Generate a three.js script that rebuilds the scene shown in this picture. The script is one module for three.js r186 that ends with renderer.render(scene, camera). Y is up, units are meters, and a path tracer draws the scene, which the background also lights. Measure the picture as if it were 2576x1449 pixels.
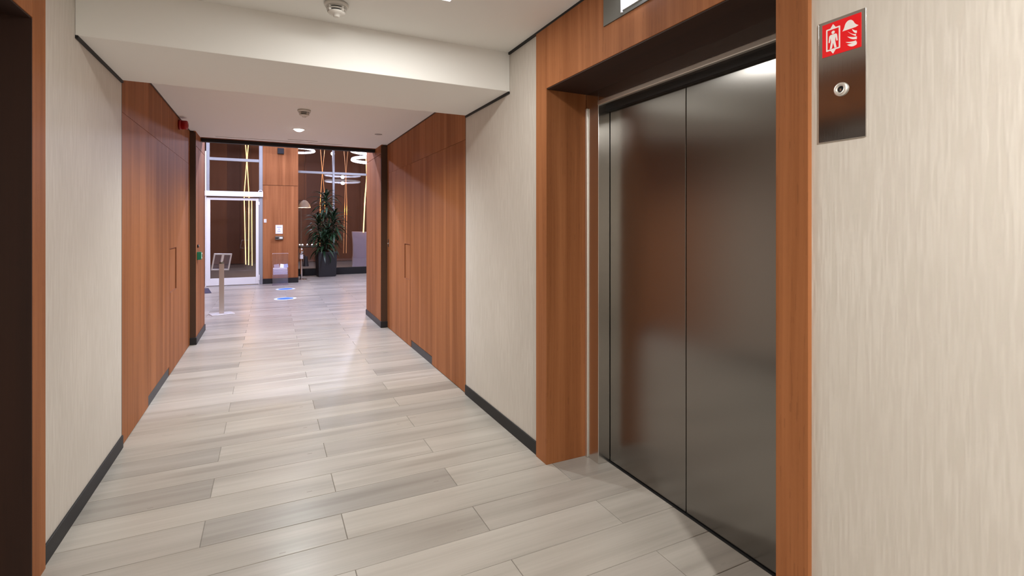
import * as THREE from 'three';
import { RoundedBoxGeometry } from 'three/addons/geometries/RoundedBoxGeometry.js';
import { mergeGeometries } from 'three/addons/utils/BufferGeometryUtils.js';
import { RectAreaLightUniformsLib } from 'three/addons/lights/RectAreaLightUniformsLib.js';

// ------------------------------------------------------------------ camera, lights, exposure
const W = 2576, H = 1449;
const scene = new THREE.Scene();
scene.background = new THREE.Color().setRGB(0.004, 0.005, 0.008);          // night outside
const camera = new THREE.PerspectiveCamera(59.86, W / H, 0.05, 100);
camera.position.set(0, 1.45, 0);
camera.rotation.y = -25.93 * Math.PI / 180;
camera.setViewOffset(W, H, 0, 155.5, W, H);                                // shifted lens, verticals stay upright
camera.updateProjectionMatrix();
scene.add(camera);
const renderer = new THREE.WebGLRenderer({ antialias: true });
renderer.toneMapping = THREE.LinearToneMapping;
renderer.toneMappingExposure = 1.08;
renderer.shadowMap.enabled = true;
RectAreaLightUniformsLib.init();
const WARM = [1.0, 0.98, 0.935], COOL = [0.68, 0.73, 1.0], AMBER = [1.0, 0.5, 0.16];
const PANEL_NITS = [54, 2500], SPOT_CD = 14.5, RING_CD = 20, TERRACE_CD = 6;

// ------------------------------------------------------------------ helpers
let seedState = 12345;
function rnd() { seedState = (seedState * 1664525 + 1013904223) >>> 0; return seedState / 4294967296; }
function rr(a, b) { return a + (b - a) * rnd(); }
const taken = new Map();
function numbered(name) {
  const n = taken.get(name) || 0; taken.set(name, n + 1);
  return n ? `${name}_${String(n).padStart(3, '0')}` : name;
}
function put(o, parent) { o.castShadow = true; o.receiveShadow = true; (parent || scene).add(o); return o; }
function obj(name, geo, material, parent) {
  if (Array.isArray(geo)) geo = geo.length > 1 ? mergeGeometries(geo.map(g => g.index ? g.toNonIndexed() : g)) : geo[0];
  const m = new THREE.Mesh(geo, material);
  m.name = parent ? name : numbered(name);
  return put(m, parent);
}
function group(name, pos = [0, 0, 0], parent) {
  const g = new THREE.Group(); g.name = parent ? name : numbered(name); g.position.set(...pos); (parent || scene).add(g); return g;
}
function tag(o, label, category, grp) { o.userData.label = label; o.userData.category = category; if (grp) o.userData.group = grp; return o; }
function structure(o) { o.userData.kind = 'structure'; return o; }
function stuff(o) { o.userData.kind = 'stuff'; return o; }

// texture coordinates in metres taken from the dominant axis of each face
function projectUV(g, du = 0, dv = 0) {
  if (g.index) g = g.toNonIndexed();
  const p = g.attributes.position, uv = new Float32Array(p.count * 2);
  const a = new THREE.Vector3(), b = new THREE.Vector3(), c = new THREE.Vector3(), n = new THREE.Vector3();
  for (let i = 0; i < p.count; i += 3) {
    a.fromBufferAttribute(p, i); b.fromBufferAttribute(p, i + 1); c.fromBufferAttribute(p, i + 2);
    n.copy(b).sub(a).cross(c.clone().sub(a)); const x = Math.abs(n.x), y = Math.abs(n.y), z = Math.abs(n.z);
    [a, b, c].forEach((v, k) => {
      const [s, t] = x >= y && x >= z ? [v.z, v.y] : y >= z ? [v.x, v.z] : [v.x, v.y];
      uv[(i + k) * 2] = s + du; uv[(i + k) * 2 + 1] = t + dv;
    });
  }
  g.setAttribute('uv', new THREE.BufferAttribute(uv, 2));
  return g;
}
// a box given by its limits, in the coordinates of its parent
function box(x0, x1, y0, y1, z0, z1, r = 0, du = 0, dv = 0) {
  const w = Math.abs(x1 - x0), h = Math.abs(y1 - y0), d = Math.abs(z1 - z0);
  let g = r > 0 ? new RoundedBoxGeometry(w, h, d, 2, Math.min(r, w / 2.01, h / 2.01, d / 2.01)) : new THREE.BoxGeometry(w, h, d);
  g.translate((x0 + x1) / 2, (y0 + y1) / 2, (z0 + z1) / 2);
  return projectUV(g, du, dv);
}
function cyl(r0, r1, h, x, y, z, seg = 32) { const g = new THREE.CylinderGeometry(r0, r1, h, seg); g.translate(x, y, z); return g.toNonIndexed(); }
function lathe(pts, seg = 40) { return new THREE.LatheGeometry(pts.map(p => new THREE.Vector2(p[0], p[1])), seg); }
function tube(pts, r, seg = 40, rad = 8, curved = false) {
  const v = pts.map(p => new THREE.Vector3(...p));
  let path;
  if (curved) path = new THREE.CatmullRomCurve3(v);
  else { path = new THREE.CurvePath(); for (let i = 0; i + 1 < v.length; i++) path.add(new THREE.LineCurve3(v[i], v[i + 1])); }
  return new THREE.TubeGeometry(path, seg, r, rad, false);
}

// periodic value noise for the computed textures
function hash(x, y, s) { let h = (x * 374761393 + y * 668265263 + s * 974634533) | 0; h = Math.imul(h ^ (h >>> 13), 1274126177); return ((h ^ (h >>> 16)) >>> 0) / 4294967296; }
function noise(x, y, px, py, s) {
  const xi = Math.floor(x), yi = Math.floor(y), fx = x - xi, fy = y - yi;
  const u = fx * fx * (3 - 2 * fx), v = fy * fy * (3 - 2 * fy);
  const m = (a, n) => ((a % n) + n) % n, x0 = m(xi, px), x1 = m(xi + 1, px), y0 = m(yi, py), y1 = m(yi + 1, py);
  const a = hash(x0, y0, s), b = hash(x1, y0, s), c = hash(x0, y1, s), d = hash(x1, y1, s);
  return a + (b - a) * u + (c - a) * v + (a - b - c + d) * u * v;
}
const N = (u, v, fx, fy, s) => noise(u * fx, v * fy, fx, fy, s);
function texture(w, h, fn, srgb, sizeU, sizeV) {
  const data = new Uint8Array(w * h * 4);
  const enc = x => { x = Math.min(1, Math.max(0, x)); return 255 * (srgb ? (x <= 0.0031308 ? 12.92 * x : 1.055 * Math.pow(x, 1 / 2.4) - 0.055) : x); };
  for (let j = 0; j < h; j++) for (let i = 0; i < w; i++) {
    const c = fn(i / w, j / h), k = (j * w + i) * 4;
    data[k] = enc(c[0]); data[k + 1] = enc(c[1]); data[k + 2] = enc(c[2]); data[k + 3] = 255;
  }
  const t = new THREE.DataTexture(data, w, h);
  t.wrapS = t.wrapT = THREE.RepeatWrapping; t.magFilter = THREE.LinearFilter; t.minFilter = THREE.LinearMipmapLinearFilter; t.generateMipmaps = true;
  if (srgb) t.colorSpace = THREE.SRGBColorSpace;
  t.repeat.set(1 / sizeU, 1 / sizeV); t.needsUpdate = true;
  return t;
}
const mix3 = (a, b, t) => [a[0] + (b[0] - a[0]) * t, a[1] + (b[1] - a[1]) * t, a[2] + (b[2] - a[2]) * t];

// ------------------------------------------------------------------ materials
function std(r, g, b, rough = 0.6, metal = 0, extra = {}) {
  return new THREE.MeshStandardMaterial({ color: new THREE.Color().setRGB(r, g, b), roughness: rough, metalness: metal, ...extra });
}
function glow(rgb, k) { return std(rgb[0] * 0.8, rgb[1] * 0.8, rgb[2] * 0.8, 0.5, 0, { emissive: new THREE.Color().setRGB(...rgb), emissiveIntensity: k }); }

const woodTex = texture(1024, 1024, (u, v) => {
  const warp = 0.012 * (N(u, v, 6, 5, 3) - 0.5);
  const x = u + warp;
  const broad = noise(((x % 1) + 1) % 1 * 13, v * 2, 13, 2, 11), mid = noise(((x % 1) + 1) % 1 * 46, v * 3, 46, 3, 12);
  const fine = noise(((x % 1) + 1) % 1 * 190, v * 7, 190, 7, 13), pore = noise(u * 420, v * 46, 420, 46, 14);
  let t = 0.44 * broad + 0.34 * mid + 0.16 * fine + 0.06 * pore;
  t = Math.min(1, Math.max(0, (t - 0.5) * 1.1 + 0.5));
  const c = mix3([0.215, 0.070, 0.021], [0.43, 0.168, 0.066], t);
  const k = pore > 0.8 && fine < 0.45 ? 0.86 : 1;
  return [c[0] * k, c[1] * k, c[2] * k];
}, true, 1.25, 2.6);
const woodBump = texture(512, 512, (u, v) => { const t = 0.6 * N(u, v, 150, 8, 21) + 0.4 * N(u, v, 256, 40, 22); return [t, t, t]; }, false, 1.0, 1.6);
const WOOD = new THREE.MeshPhysicalMaterial({ color: 0xffffff, roughness: 0.62, specularIntensity: 0.35, map: woodTex, bumpMap: woodBump, bumpScale: 0.00025 });
const WOOD_DARK = std(0.06, 0.025, 0.010, 0.6);
const WOOD_JOINT = std(0.15, 0.06, 0.026, 0.7);
const WOOD_DARKENED = std(0.09, 0.07, 0.06, 0.7, 0, { map: woodTex });  // same wood grain in a much darker tone, lift soffits and left reveal
const WOOD_EDGE = std(0.62, 0.50, 0.42, 0.46, 0, { map: woodTex });

const strokes = (u, v) => {                                                 // vertical slubs of the textile wallpaper
  const a = N(u, v, 150, 13, 31), b = N(u, v, 260, 22, 32), c = N(u, v, 60, 9, 33), p = N(u, v, 5, 4, 34);
  let s = 0.55 * a + 0.3 * b + 0.15 * c;
  s = Math.min(1, Math.max(0, (s - 0.48) * 2.6 + 0.35));
  return s * (0.5 + 0.8 * p);
};
const paperTex = texture(1024, 1024, (u, v) => { const s = strokes(u, v), m = 0.96 + 0.08 * N(u, v, 3, 3, 35); return mix3([0.625, 0.575, 0.515], [0.68, 0.632, 0.572], s).map(x => x * m); }, true, 1.1, 1.1);
const paperBump = texture(1024, 1024, (u, v) => { const s = strokes(u, v); return [s, s, s]; }, false, 1.1, 1.1);
const PAPER = std(1, 1, 1, 0.62, 0, { map: paperTex, bumpMap: paperBump, bumpScale: 0.00035 });
const PLASTER = std(0.88, 0.87, 0.835, 0.92);
const BLACK = std(0.006, 0.006, 0.007, 0.6);
const SKIRT = std(0.009, 0.009, 0.010, 0.6);
const SKIRT_GREY = std(0.035, 0.034, 0.037, 0.5);

const tileTex = texture(1024, 512, (u, v) => {
  const w = v + 0.012 * N(u, v, 5, 3, 44);
  const broad = noise(u * 3, ((w % 1) + 1) % 1 * 16, 3, 16, 41), mid = noise(u * 5, ((w % 1) + 1) % 1 * 48, 5, 48, 42), fine = noise(u * 14, v * 170, 14, 170, 43), cloud = N(u, v, 6, 5, 45);
  let t = 0.36 * broad + 0.26 * mid + 0.14 * fine + 0.24 * cloud;
  t = Math.min(1, Math.max(0, (t - 0.5) * 1.5 + 0.5));
  return mix3([0.335, 0.308, 0.276], [0.505, 0.472, 0.432], t);
}, true, 2.6, 1.15);
const tileRough = texture(512, 256, (u, v) => { const t = 0.26 + 0.08 * N(u, v, 6, 12, 51) + 0.03 * N(u, v, 12, 70, 52); return [t, t, t]; }, false, 1.3, 0.9);
const TILE_TONES = [[0.83, 0.83, 0.83], [0.93, 0.92, 0.91], [1.0, 0.99, 0.975], [1.05, 1.04, 1.03], [0.97, 0.955, 0.945], [0.76, 0.755, 0.75]];
const TILES = TILE_TONES.map(c => std(c[0], c[1], c[2], 1, 0, { map: tileTex, roughnessMap: tileRough }));
const GROUT = std(0.27, 0.245, 0.22, 0.9);

const brush = texture(512, 512, (u, v) => { const t = 0.5 * N(u, v, 256, 3, 61) + 0.5 * N(u, v, 180, 9, 62); return [t, t, t]; }, false, 0.5, 0.9);
const STEEL = new THREE.MeshPhysicalMaterial({ color: new THREE.Color().setRGB(0.275, 0.265, 0.25), roughness: 0.21, metalness: 1, anisotropy: 0.75, bumpMap: brush, bumpScale: 0.00002 });
const STEEL_FRAME = new THREE.MeshPhysicalMaterial({ color: new THREE.Color().setRGB(0.74, 0.72, 0.69), roughness: 0.2, metalness: 1, anisotropy: 0.7, bumpMap: brush, bumpScale: 0.00002 });
const STEEL_TRIM = std(0.85, 0.83, 0.79, 0.45, 1);
const STEEL_PLATE = std(0.22, 0.21, 0.19, 0.36, 1),
  PLATE_GREY = std(0.105, 0.10, 0.082, 0.5, 0.2);
const STEEL_SATIN = std(0.58, 0.565, 0.55, 0.13, 1, { bumpMap: brush, bumpScale: 0.00003 });
const CHROME = std(0.85, 0.85, 0.87, 0.06, 1);
const ALU = std(0.30, 0.31, 0.33, 0.45, 0.2);
const WHITE = std(0.86, 0.86, 0.86, 0.38);
const WHITE_PLASTIC = std(0.72, 0.69, 0.64, 0.45);
const POT = std(0.016, 0.017, 0.02, 0.5);
const SOIL = std(0.02, 0.013, 0.009, 0.95);
const RED = std(0.34, 0.008, 0.010, 0.35);
const GREEN = std(0.005, 0.16, 0.085, 0.35);
const GLASS = new THREE.MeshPhysicalMaterial({ color: 0xffffff, roughness: 0.0, metalness: 0, transmission: 1, thickness: 0, ior: 1.5, specularIntensity: 1 });
const ACRYLIC = new THREE.MeshPhysicalMaterial({ color: 0xf7f4fb, roughness: 0.05, metalness: 0, transmission: 1, thickness: 0, ior: 1.49 });

// ------------------------------------------------------------------ main dimensions (metres)
const XL = -0.866, XR = 1.531, XM = (XL + XR) / 2;            // corridor walls, centre line
const Z_PAPER = -4.06, Z_FRAME = -2.77;                       // ends of the wallpapered strip
const Y_MAIN = 2.675, Y_BEAM = 2.40, Y_CORR = 2.615;
const BASE_H = 0.083;

// ------------------------------------------------------------------ floor of wood-look planks
const floor = structure(group('floor'));
obj('grout_bed', box(-6.6, 6.6, -0.12, -0.004, -15.95, 3.4), GROUT, floor);
const PITCH = 0.229, LEN = 1.23, GAP = 0.0028;
function plankGeo(x0, x1, z0, z1, uo, vo) {                    // chamfered top edges
  const c = 0.0016, yb = -0.004, yt = 0, y1 = yt - c;
  const o = [[x0, z0], [x1, z0], [x1, z1], [x0, z1]], i = [[x0 + c, z0 + c], [x1 - c, z0 + c], [x1 - c, z1 - c], [x0 + c, z1 - c]];
  const pos = [], uv = [];
  const quad = (a, b, d, e) => { for (const p of [a, d, b, a, e, d]) { pos.push(...p); uv.push(p[0] - x0 + uo, p[2] - z0 + vo); } };
  quad(...i.map(p => [p[0], yt, p[1]]));
  for (let k = 0; k < 4; k++) {
    const n = (k + 1) % 4;
    quad([o[k][0], y1, o[k][1]], [o[n][0], y1, o[n][1]], [i[n][0], yt, i[n][1]], [i[k][0], yt, i[k][1]]);
    quad([o[k][0], yb, o[k][1]], [o[n][0], yb, o[n][1]], [o[n][0], y1, o[n][1]], [o[k][0], y1, o[k][1]]);
  }
  const g = new THREE.BufferGeometry();
  g.setAttribute('position', new THREE.Float32BufferAttribute(pos, 3)); g.setAttribute('uv', new THREE.Float32BufferAttribute(uv, 2));
  g.computeVertexNormals(); return g;
}
{
  const whole = [];                                            // shared variants of a full plank
  for (let k = 0; k < 10; k++) whole.push(plankGeo(0, LEN - GAP, 0, PITCH - GAP, rr(0, 2.6), rr(0, 1.1)));
  const rest = TILES.map(() => []);
  // tones seen in the photograph on the nearest planks; others are drawn at random
  const known = { '2:-0.28': 0, '0:-0.28': 1, '-1:0.33': 3, '1:0.33': 2, '1:-0.9': 2, '3:0.33': 3, '3:-0.9': 2, '2:0.95': 2, '4:-0.28': 3, '0:0.95': 4, '4:-1.51': 5, '2:-1.51': 1 };
  for (let r = -24; r < 61; r++) {
    const zTop = -2.19 - PITCH * r, z0 = zTop - PITCH + GAP;
    if (z0 < -15.9 || zTop > 3.35) continue;
    let xa, xb;
    if (zTop > -8.35) { const lift = zTop > -2.8 && z0 < -1.0; xa = lift ? -1.42 : -0.95; xb = lift ? 2.05 : 1.62; } else { xa = -6.5; xb = 6.5; }
    const start = (((r % 2) + 2) % 2 === 0 ? -0.28 : 0.33) - LEN * 8;
    for (let k = 0; k < 18; k++) {
      const s = start + k * LEN, x0 = Math.max(s, xa), x1 = Math.min(s + LEN - GAP, xb);
      if (x1 - x0 < 0.03) continue;
      const key = `${r}:${Math.round(s * 100) / 100}`;
      const roll = rnd(); let tone = known[key];
      if (tone === undefined) tone = roll < 0.08 ? 5 : roll < 0.25 ? 0 : roll < 0.45 ? 1 : roll < 0.70 ? 2 : roll < 0.85 ? 3 : 4;
      const near = zTop > -8.35 && zTop < -0.7;
      const full = x0 === s && Math.abs(x1 - s - LEN + GAP) < 1e-6;
      if (near) {
        let m;
        if (full) { m = obj('plank', whole[Math.floor(rnd() * 10)], TILES[tone], floor); m.position.set(x0, 0, z0); }
        else { m = obj('plank', plankGeo(0, x1 - x0, 0, PITCH - GAP, rr(0, 2.6), rr(0, 1.1)), TILES[tone], floor); m.position.set(x0, 0, z0); }
      } else rest[tone].push(plankGeo(x0, x1, z0, z0 + PITCH - GAP, rr(0, 2.6), rr(0, 1.1)));
    }
  }
  rest.forEach((list, k) => { if (list.length) stuff(obj('distant_planks', list, TILES[k], floor)); });
}

// ------------------------------------------------------------------ side walls of the corridor
// side: +1 right, -1 left; wx maps a depth behind the right wall's face onto either side
const sideX = side => d => side > 0 ? XR + d : XL - d;
function sideBox(side, d0, d1, y0, y1, z0, z1, r, du, dv) {
  const f = sideX(side), a = f(d0), b = f(d1);
  return box(Math.min(a, b), Math.max(a, b), y0, y1, Math.min(z0, z1), Math.max(z0, z1), r, du, dv);
}
const DOOR_TOP = 2.20;
function sideWall(side) {
  const wall = structure(group(side > 0 ? 'wall_right' : 'wall_left'));
  obj('wallpaper', sideBox(side, 0, 0.16, 0, Y_MAIN + 0.05, Z_FRAME, Z_PAPER), PAPER, wall);
  obj('wallpaper', sideBox(side, 0, 0.16, 0, Y_MAIN + 0.05, -1.0, 3.4, 0, 0.4, 0.3), PAPER, wall);
  obj('wallpaper', sideBox(side, 0.30, 0.46, 2.287, Y_MAIN + 0.05, Z_FRAME, -1.0), PAPER, wall);
  obj('backing', sideBox(side, 0.03, 0.20, 0, 3.0, Z_PAPER, -7.24), WOOD_JOINT, wall);
  // wood panels: lower ones up to the door head, one band above; open joints of 6 mm between
  const a = side > 0 ? -5.06 : -4.87, b = side > 0 ? -5.91 : -5.80, e = -7.24;
  const g = 0.0011, panel = (y0, y1, z0, z1) => obj('panel', sideBox(side, 0, 0.03, y0, y1, z0 - g, z1 + g, 0.0015, rr(0, 2), rr(0, 2)), WOOD, wall);
  panel(0.006, DOOR_TOP - g, Z_PAPER - 0.003, a); panel(BASE_H + 0.006, DOOR_TOP - g, a, b);
  panel(DOOR_TOP + g, Y_CORR, Z_PAPER - 0.003, a); panel(DOOR_TOP + g, Y_CORR, a, b); panel(DOOR_TOP + g, Y_CORR, b, e);
  obj('kick_plate', sideBox(side, 0.004, 0.03, 0, BASE_H, a - g, b + g), SKIRT_GREY, wall);
  obj('edge_strip', sideBox(side, -0.001, 0.02, 0, Y_CORR, Z_PAPER, Z_PAPER - 0.005), BLACK, wall);
  // flush service door with a recessed pull near its free edge
  const door = structure(group(side > 0 ? 'door_3' : 'door_4'));
  const hz0 = b - (side > 0 ? 0.055 : 0.025), hz1 = hz0 - (side > 0 ? 0.27 : 0.40), hy0 = 0.80, hy1 = 1.235, f = sideX(side);
  const sh = new THREE.Shape(); sh.moveTo(b - g, 0.006); sh.lineTo(e + g, 0.006); sh.lineTo(e + g, DOOR_TOP - g); sh.lineTo(b - g, DOOR_TOP - g); sh.closePath();
  const hole = new THREE.Path(); hole.moveTo(hz0, hy0); hole.lineTo(hz0, hy1); hole.lineTo(hz1, hy1); hole.lineTo(hz1, hy0); hole.closePath(); sh.holes.push(hole);
  const leafGeo = new THREE.ExtrudeGeometry(sh, { depth: 0.028, bevelEnabled: true, bevelSize: 0.001, bevelThickness: 0.001, bevelSegments: 1 });
  leafGeo.rotateY(-Math.PI / 2);                               // drawn in (z, y), thickness along x
  leafGeo.translate(side > 0 ? XR + 0.029 : XL - 0.001, 0, 0);
  obj('door_leaf', projectUV(leafGeo, rr(0, 2), rr(0, 2)), WOOD, door);
  const pull = group('door_handle', [0, 0, 0], door), lip = 0.006;
  obj('recess', sideBox(side, 0.009, 0.029, hy0, hy1, hz0, hz1, 0, 0.4, 0.8), WOOD, pull);
  obj('edging', [sideBox(side, 0.0, 0.009, hy0, hy0 + lip, hz0, hz1), sideBox(side, 0.0, 0.009, hy1 - lip, hy1, hz0, hz1), sideBox(side, 0.0, 0.009, hy0, hy1, hz0, hz0 - lip), sideBox(side, 0.0, 0.009, hy0, hy1, hz1 + lip, hz1)], WOOD_EDGE, pull);
  // baseboard below the wallpaper
  const bb = structure(group(side > 0 ? 'baseboard_right' : 'baseboard_left'));
  obj('board', sideBox(side, -0.010, 0, 0, BASE_H, Z_FRAME, Z_PAPER, 0.003), SKIRT, bb);
  obj('board', sideBox(side, -0.010, 0, 0, BASE_H, -1.0, 3.39, 0.003), SKIRT, bb);
  // dark shadow gaps where the ceiling and the beam meet the walls
  const tr = structure(group(side > 0 ? 'trim_3' : 'trim_4'));
  obj('shadow_gap', sideBox(side, -0.012, 0, Y_MAIN - 0.015, Y_MAIN, 3.3, -3.184), BLACK, tr);
  obj('shadow_gap', sideBox(side, -0.012, 0, Y_BEAM - 0.015, Y_BEAM, -3.184, -4.05), BLACK, tr);
  obj('shadow_gap', sideBox(side, -0.006, 0, Y_CORR - 0.010, Y_CORR, Z_PAPER, -7.2), WOOD_DARK, tr);
}
sideWall(1); sideWall(-1);

// ------------------------------------------------------------------ lift entrances (right one in view, left one seen at the picture's edge)
const ZF = -2.639, ZN = -1.112, RD = 0.273;                    // reveal corners, reveal depth behind the wall face
function liftEntrance(side) {
  const tr = structure(group(side > 0 ? 'trim_1' : 'trim_2'));
  const P = -0.016;                                            // how far the wood stands proud of the wall
  const w = (n, d0, d1, y0, y1, z0, z1) => obj(n, sideBox(side, d0, d1, y0, y1, z0, z1, 0.002, rr(0, 2), rr(0, 2)), WOOD, tr);
  w('jamb', P, RD, 0, Y_MAIN - 0.017, Z_FRAME, ZF); w('jamb', P, RD, 0, Y_MAIN - 0.017, ZN, -1.0);
  obj('soffit_panel', sideBox(side, P + 0.004, RD, 2.280, 2.286, ZF, ZN), WOOD_DARKENED, tr);
  if (side < 0) obj('dark_reveal_face', sideBox(side, P + 0.001, RD, 0, 2.28, ZF, ZF + 0.006), WOOD_DARKENED, tr);  // darker wood face on the far reveal, left entrance only
  w('header_panel', P, RD, 2.286, Y_MAIN - 0.017, ZF, ZN);
  const d = structure(group(side > 0 ? 'door_1' : 'door_2'));
  const fr = group('door_frame', [0, 0, 0], d);
  const FW = 0.131, BACK = 0.359;                              // architrave width, depth of the door faces
  for (const [z0, z1] of [[ZF, ZF + FW], [ZN, ZN - FW]]) {
    obj('upright', sideBox(side, RD, BACK, 0, 2.286, z0, z1, 0.003), STEEL_FRAME, fr);
    const q = z0 === ZF ? 1 : -1;
    obj('edge_profile', sideBox(side, RD - 0.010, RD + 0.01, 0.0, 2.19, z0, z0 + q * 0.026, 0.006), STEEL_TRIM, fr);
  }
  obj('edge_profile', sideBox(side, RD - 0.006, RD + 0.02, 2.186, 2.214, ZF + FW - 0.002, ZN - FW + 0.002, 0.004), STEEL_TRIM, fr);
  obj('head', sideBox(side, RD, BACK - 0.03, 2.188, 2.286, ZF + FW, ZN - FW, 0.003), STEEL_FRAME, fr);
  obj('head_return', sideBox(side, BACK - 0.03, BACK + 0.06, 2.155, 2.286, ZF + FW, ZN - FW), BLACK, fr);
  const zm = (ZF + ZN) / 2 - 0.008, g = 0.0022;
  obj('door_panel', sideBox(side, BACK, BACK + 0.035, 0.007, 2.20, ZF + FW + 0.004, zm - g, 0.0025), STEEL, d);
  obj('door_panel', sideBox(side, BACK, BACK + 0.035, 0.007, 2.20, zm + g, ZN - FW - 0.004, 0.0025), STEEL, d);
  obj('shaft_backing', sideBox(side, BACK + 0.04, BACK + 0.10, -0.02, 2.4, Z_FRAME, -1.0), BLACK, d);
  obj('sill', sideBox(side, BACK - 0.012, BACK + 0.04, -0.01, 0.003, ZF + FW, ZN - FW), SKIRT, d);
}
liftEntrance(1); liftEntrance(-1);

// floor-position indicator above the right lift
{
  const x = XR - 0.016, t = tag(group('lift_indicator', [x, 2.45, -1.85]), 'grey metal plate with a lit display above the steel lift doors', 'lift indicator');
  obj('plate', box(-0.006, 0, 0, 0.19, -0.207, 0.207, 0.002), PLATE_GREY, t);
  const s = obj('display', box(-0.0095, -0.005, 0.028, 0.165, -0.052, 0.075, 0.001), glow([0.80, 0.85, 1.0], 1.0), t);
  obj('bezel', [box(-0.014, -0.005, 0.012, 0.172, -0.060, -0.050, 0.001), box(-0.011, -0.005, 0.022, 0.028, -0.052, 0.078), box(-0.011, -0.005, 0.165, 0.172, -0.052, 0.078), box(-0.011, -0.005, 0.022, 0.172, 0.073, 0.079)], WHITE, t);
  const l = new THREE.PointLight(new THREE.Color().setRGB(0.8, 0.85, 1), 0.05); l.position.set(x - 0.05, 2.545, -1.84); l.castShadow = true; l.name = 'display_light'; scene.add(l);
}

// firefighters' lift switch on the wall right of the lift
{
  const t = tag(group('lift_switch_plate', [XR, 1.706, -0.9075]), 'upright steel plate with red firefighter lift pictogram and key switch beside the lift', 'switch plate');
  obj('plate', box(-0.004, 0, 0, 0.367, -0.0685, 0.0685, 0.0015), STEEL_SATIN, t);
  const c = document.createElement('canvas'); c.width = 560; c.height = 500; const g = c.getContext('2d');
  const red = '#ee0512', ink = '#f6efee';
  g.fillStyle = red; g.fillRect(0, 0, 560, 500);
  g.strokeStyle = ink; g.fillStyle = ink; g.lineWidth = 22; g.lineJoin = 'round';
  g.strokeRect(68, 96, 188, 316);
  const tri = p => { g.beginPath(); g.moveTo(...p[0]); g.lineTo(...p[1]); g.lineTo(...p[2]); g.closePath(); g.fill(); };
  tri([[162, 28], [204, 88], [120, 88]]); tri([[162, 480], [204, 420], [120, 420]]);
  g.beginPath(); g.arc(163, 154, 25, 0, 7); g.fill();                      // person in the lift car
  g.beginPath(); g.moveTo(128, 184); g.lineTo(198, 184); g.quadraticCurveTo(222, 190, 224, 220); g.lineTo(232, 296); g.lineTo(212, 300); g.lineTo(200, 232); g.lineTo(194, 290);
  g.lineTo(214, 396); g.lineTo(182, 396); g.lineTo(163, 312); g.lineTo(144, 396); g.lineTo(112, 396); g.lineTo(132, 290); g.lineTo(126, 232); g.lineTo(114, 300); g.lineTo(94, 296); g.lineTo(102, 220); g.quadraticCurveTo(104, 190, 128, 184); g.closePath(); g.fill();
  g.beginPath(); g.moveTo(300, 190); g.lineTo(486, 190); g.lineTo(524, 176); g.quadraticCurveTo(470, 140, 458, 100); g.quadraticCurveTo(430, 52, 392, 56); g.quadraticCurveTo(346, 62, 330, 122); g.quadraticCurveTo(322, 160, 292, 196); g.closePath(); g.fill();   // helmet
  const flame = (x0, y0, x1, y1, h) => { g.beginPath(); g.moveTo(x0, y0); g.quadraticCurveTo((x0 + x1) / 2 - 10, y0 + h + 34, x1, y1 + h); g.lineTo(x1 + 2, y1); g.quadraticCurveTo((x0 + x1) / 2 + 20, y1 + 6, x0, y0); g.closePath(); g.fill(); };
  flame(432, 200, 500, 244, 40); flame(366, 208, 488, 290, 34); flame(366, 288, 500, 330, 40); flame(340, 362, 490, 386, 22); flame(366, 410, 500, 406, 40);
  const tex = new THREE.CanvasTexture(c); tex.colorSpace = THREE.SRGBColorSpace;
  const sign = new THREE.Group(); sign.name = 'pictogram_sign'; sign.position.set(-0.004, 0.308, 0.0005); t.add(sign);
  obj('sticker', box(-0.0008, 0, -0.0495, 0.0495, -0.056, 0.056, 0.0003), std(0.8, 0.02, 0.02, 0.4), sign);
  const print = new THREE.PlaneGeometry(0.112, 0.099); print.rotateY(-Math.PI / 2); print.translate(-0.0011, 0, 0);
  obj('print', print, std(1, 1, 1, 0.4, 0, { map: tex }), sign);
  const k = obj('key_switch', (() => { const q = lathe([[0.0, 0.003], [0.0095, 0.003], [0.0105, 0.0085], [0.0165, 0.008], [0.020, 0.004], [0.0205, 0], [0, 0]]); q.rotateZ(Math.PI / 2); return q; })(), STEEL_TRIM, t);
  k.position.set(-0.004, 0.150, 0.0005);
  const slot = obj('keyhole', (() => { const q = cyl(0.0085, 0.0085, 0.002, 0, 0, 0, 20); q.rotateZ(Math.PI / 2); q.translate(-0.0035, 0, 0); return q; })(), BLACK, k);
  obj('key_barrel', box(-0.006, -0.003, -0.006, 0.001, -0.002, 0.003, 0.0008), CHROME, k);
}

// ------------------------------------------------------------------ ceilings, beam, end of the corridor
const ceiling = structure(group('ceiling'));
obj('main_ceiling', box(XL - 0.5, XR + 0.5, Y_MAIN, Y_MAIN + 0.12, -3.2, 3.4), PLASTER, ceiling);
obj('corridor_ceiling', box(XL - 0.1, XR + 0.1, Y_CORR, Y_CORR + 0.12, -7.745, -4.03), PLASTER, ceiling);
structure(obj('beam', box(XL, XR, Y_BEAM, Y_MAIN + 0.12, -4.04, -3.184, 0.004), PLASTER));
structure(obj('wall_behind', box(XL - 0.5, XR + 0.5, 0, Y_MAIN + 0.1, 3.3, 3.45), PAPER));
{
  const t = structure(group('trim_5'));                                    // black edge of the ceiling over the opening
  obj('edge_rail', box(-0.80, 1.447, Y_CORR - 0.047, Y_CORR - 0.001, -7.80, -7.72, 0.003), BLACK, t);
  obj('edge_bead', box(-0.80, 1.447, Y_CORR - 0.003, Y_CORR + 0.006, -7.72, -7.66), WOOD_EDGE, t);
}
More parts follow.
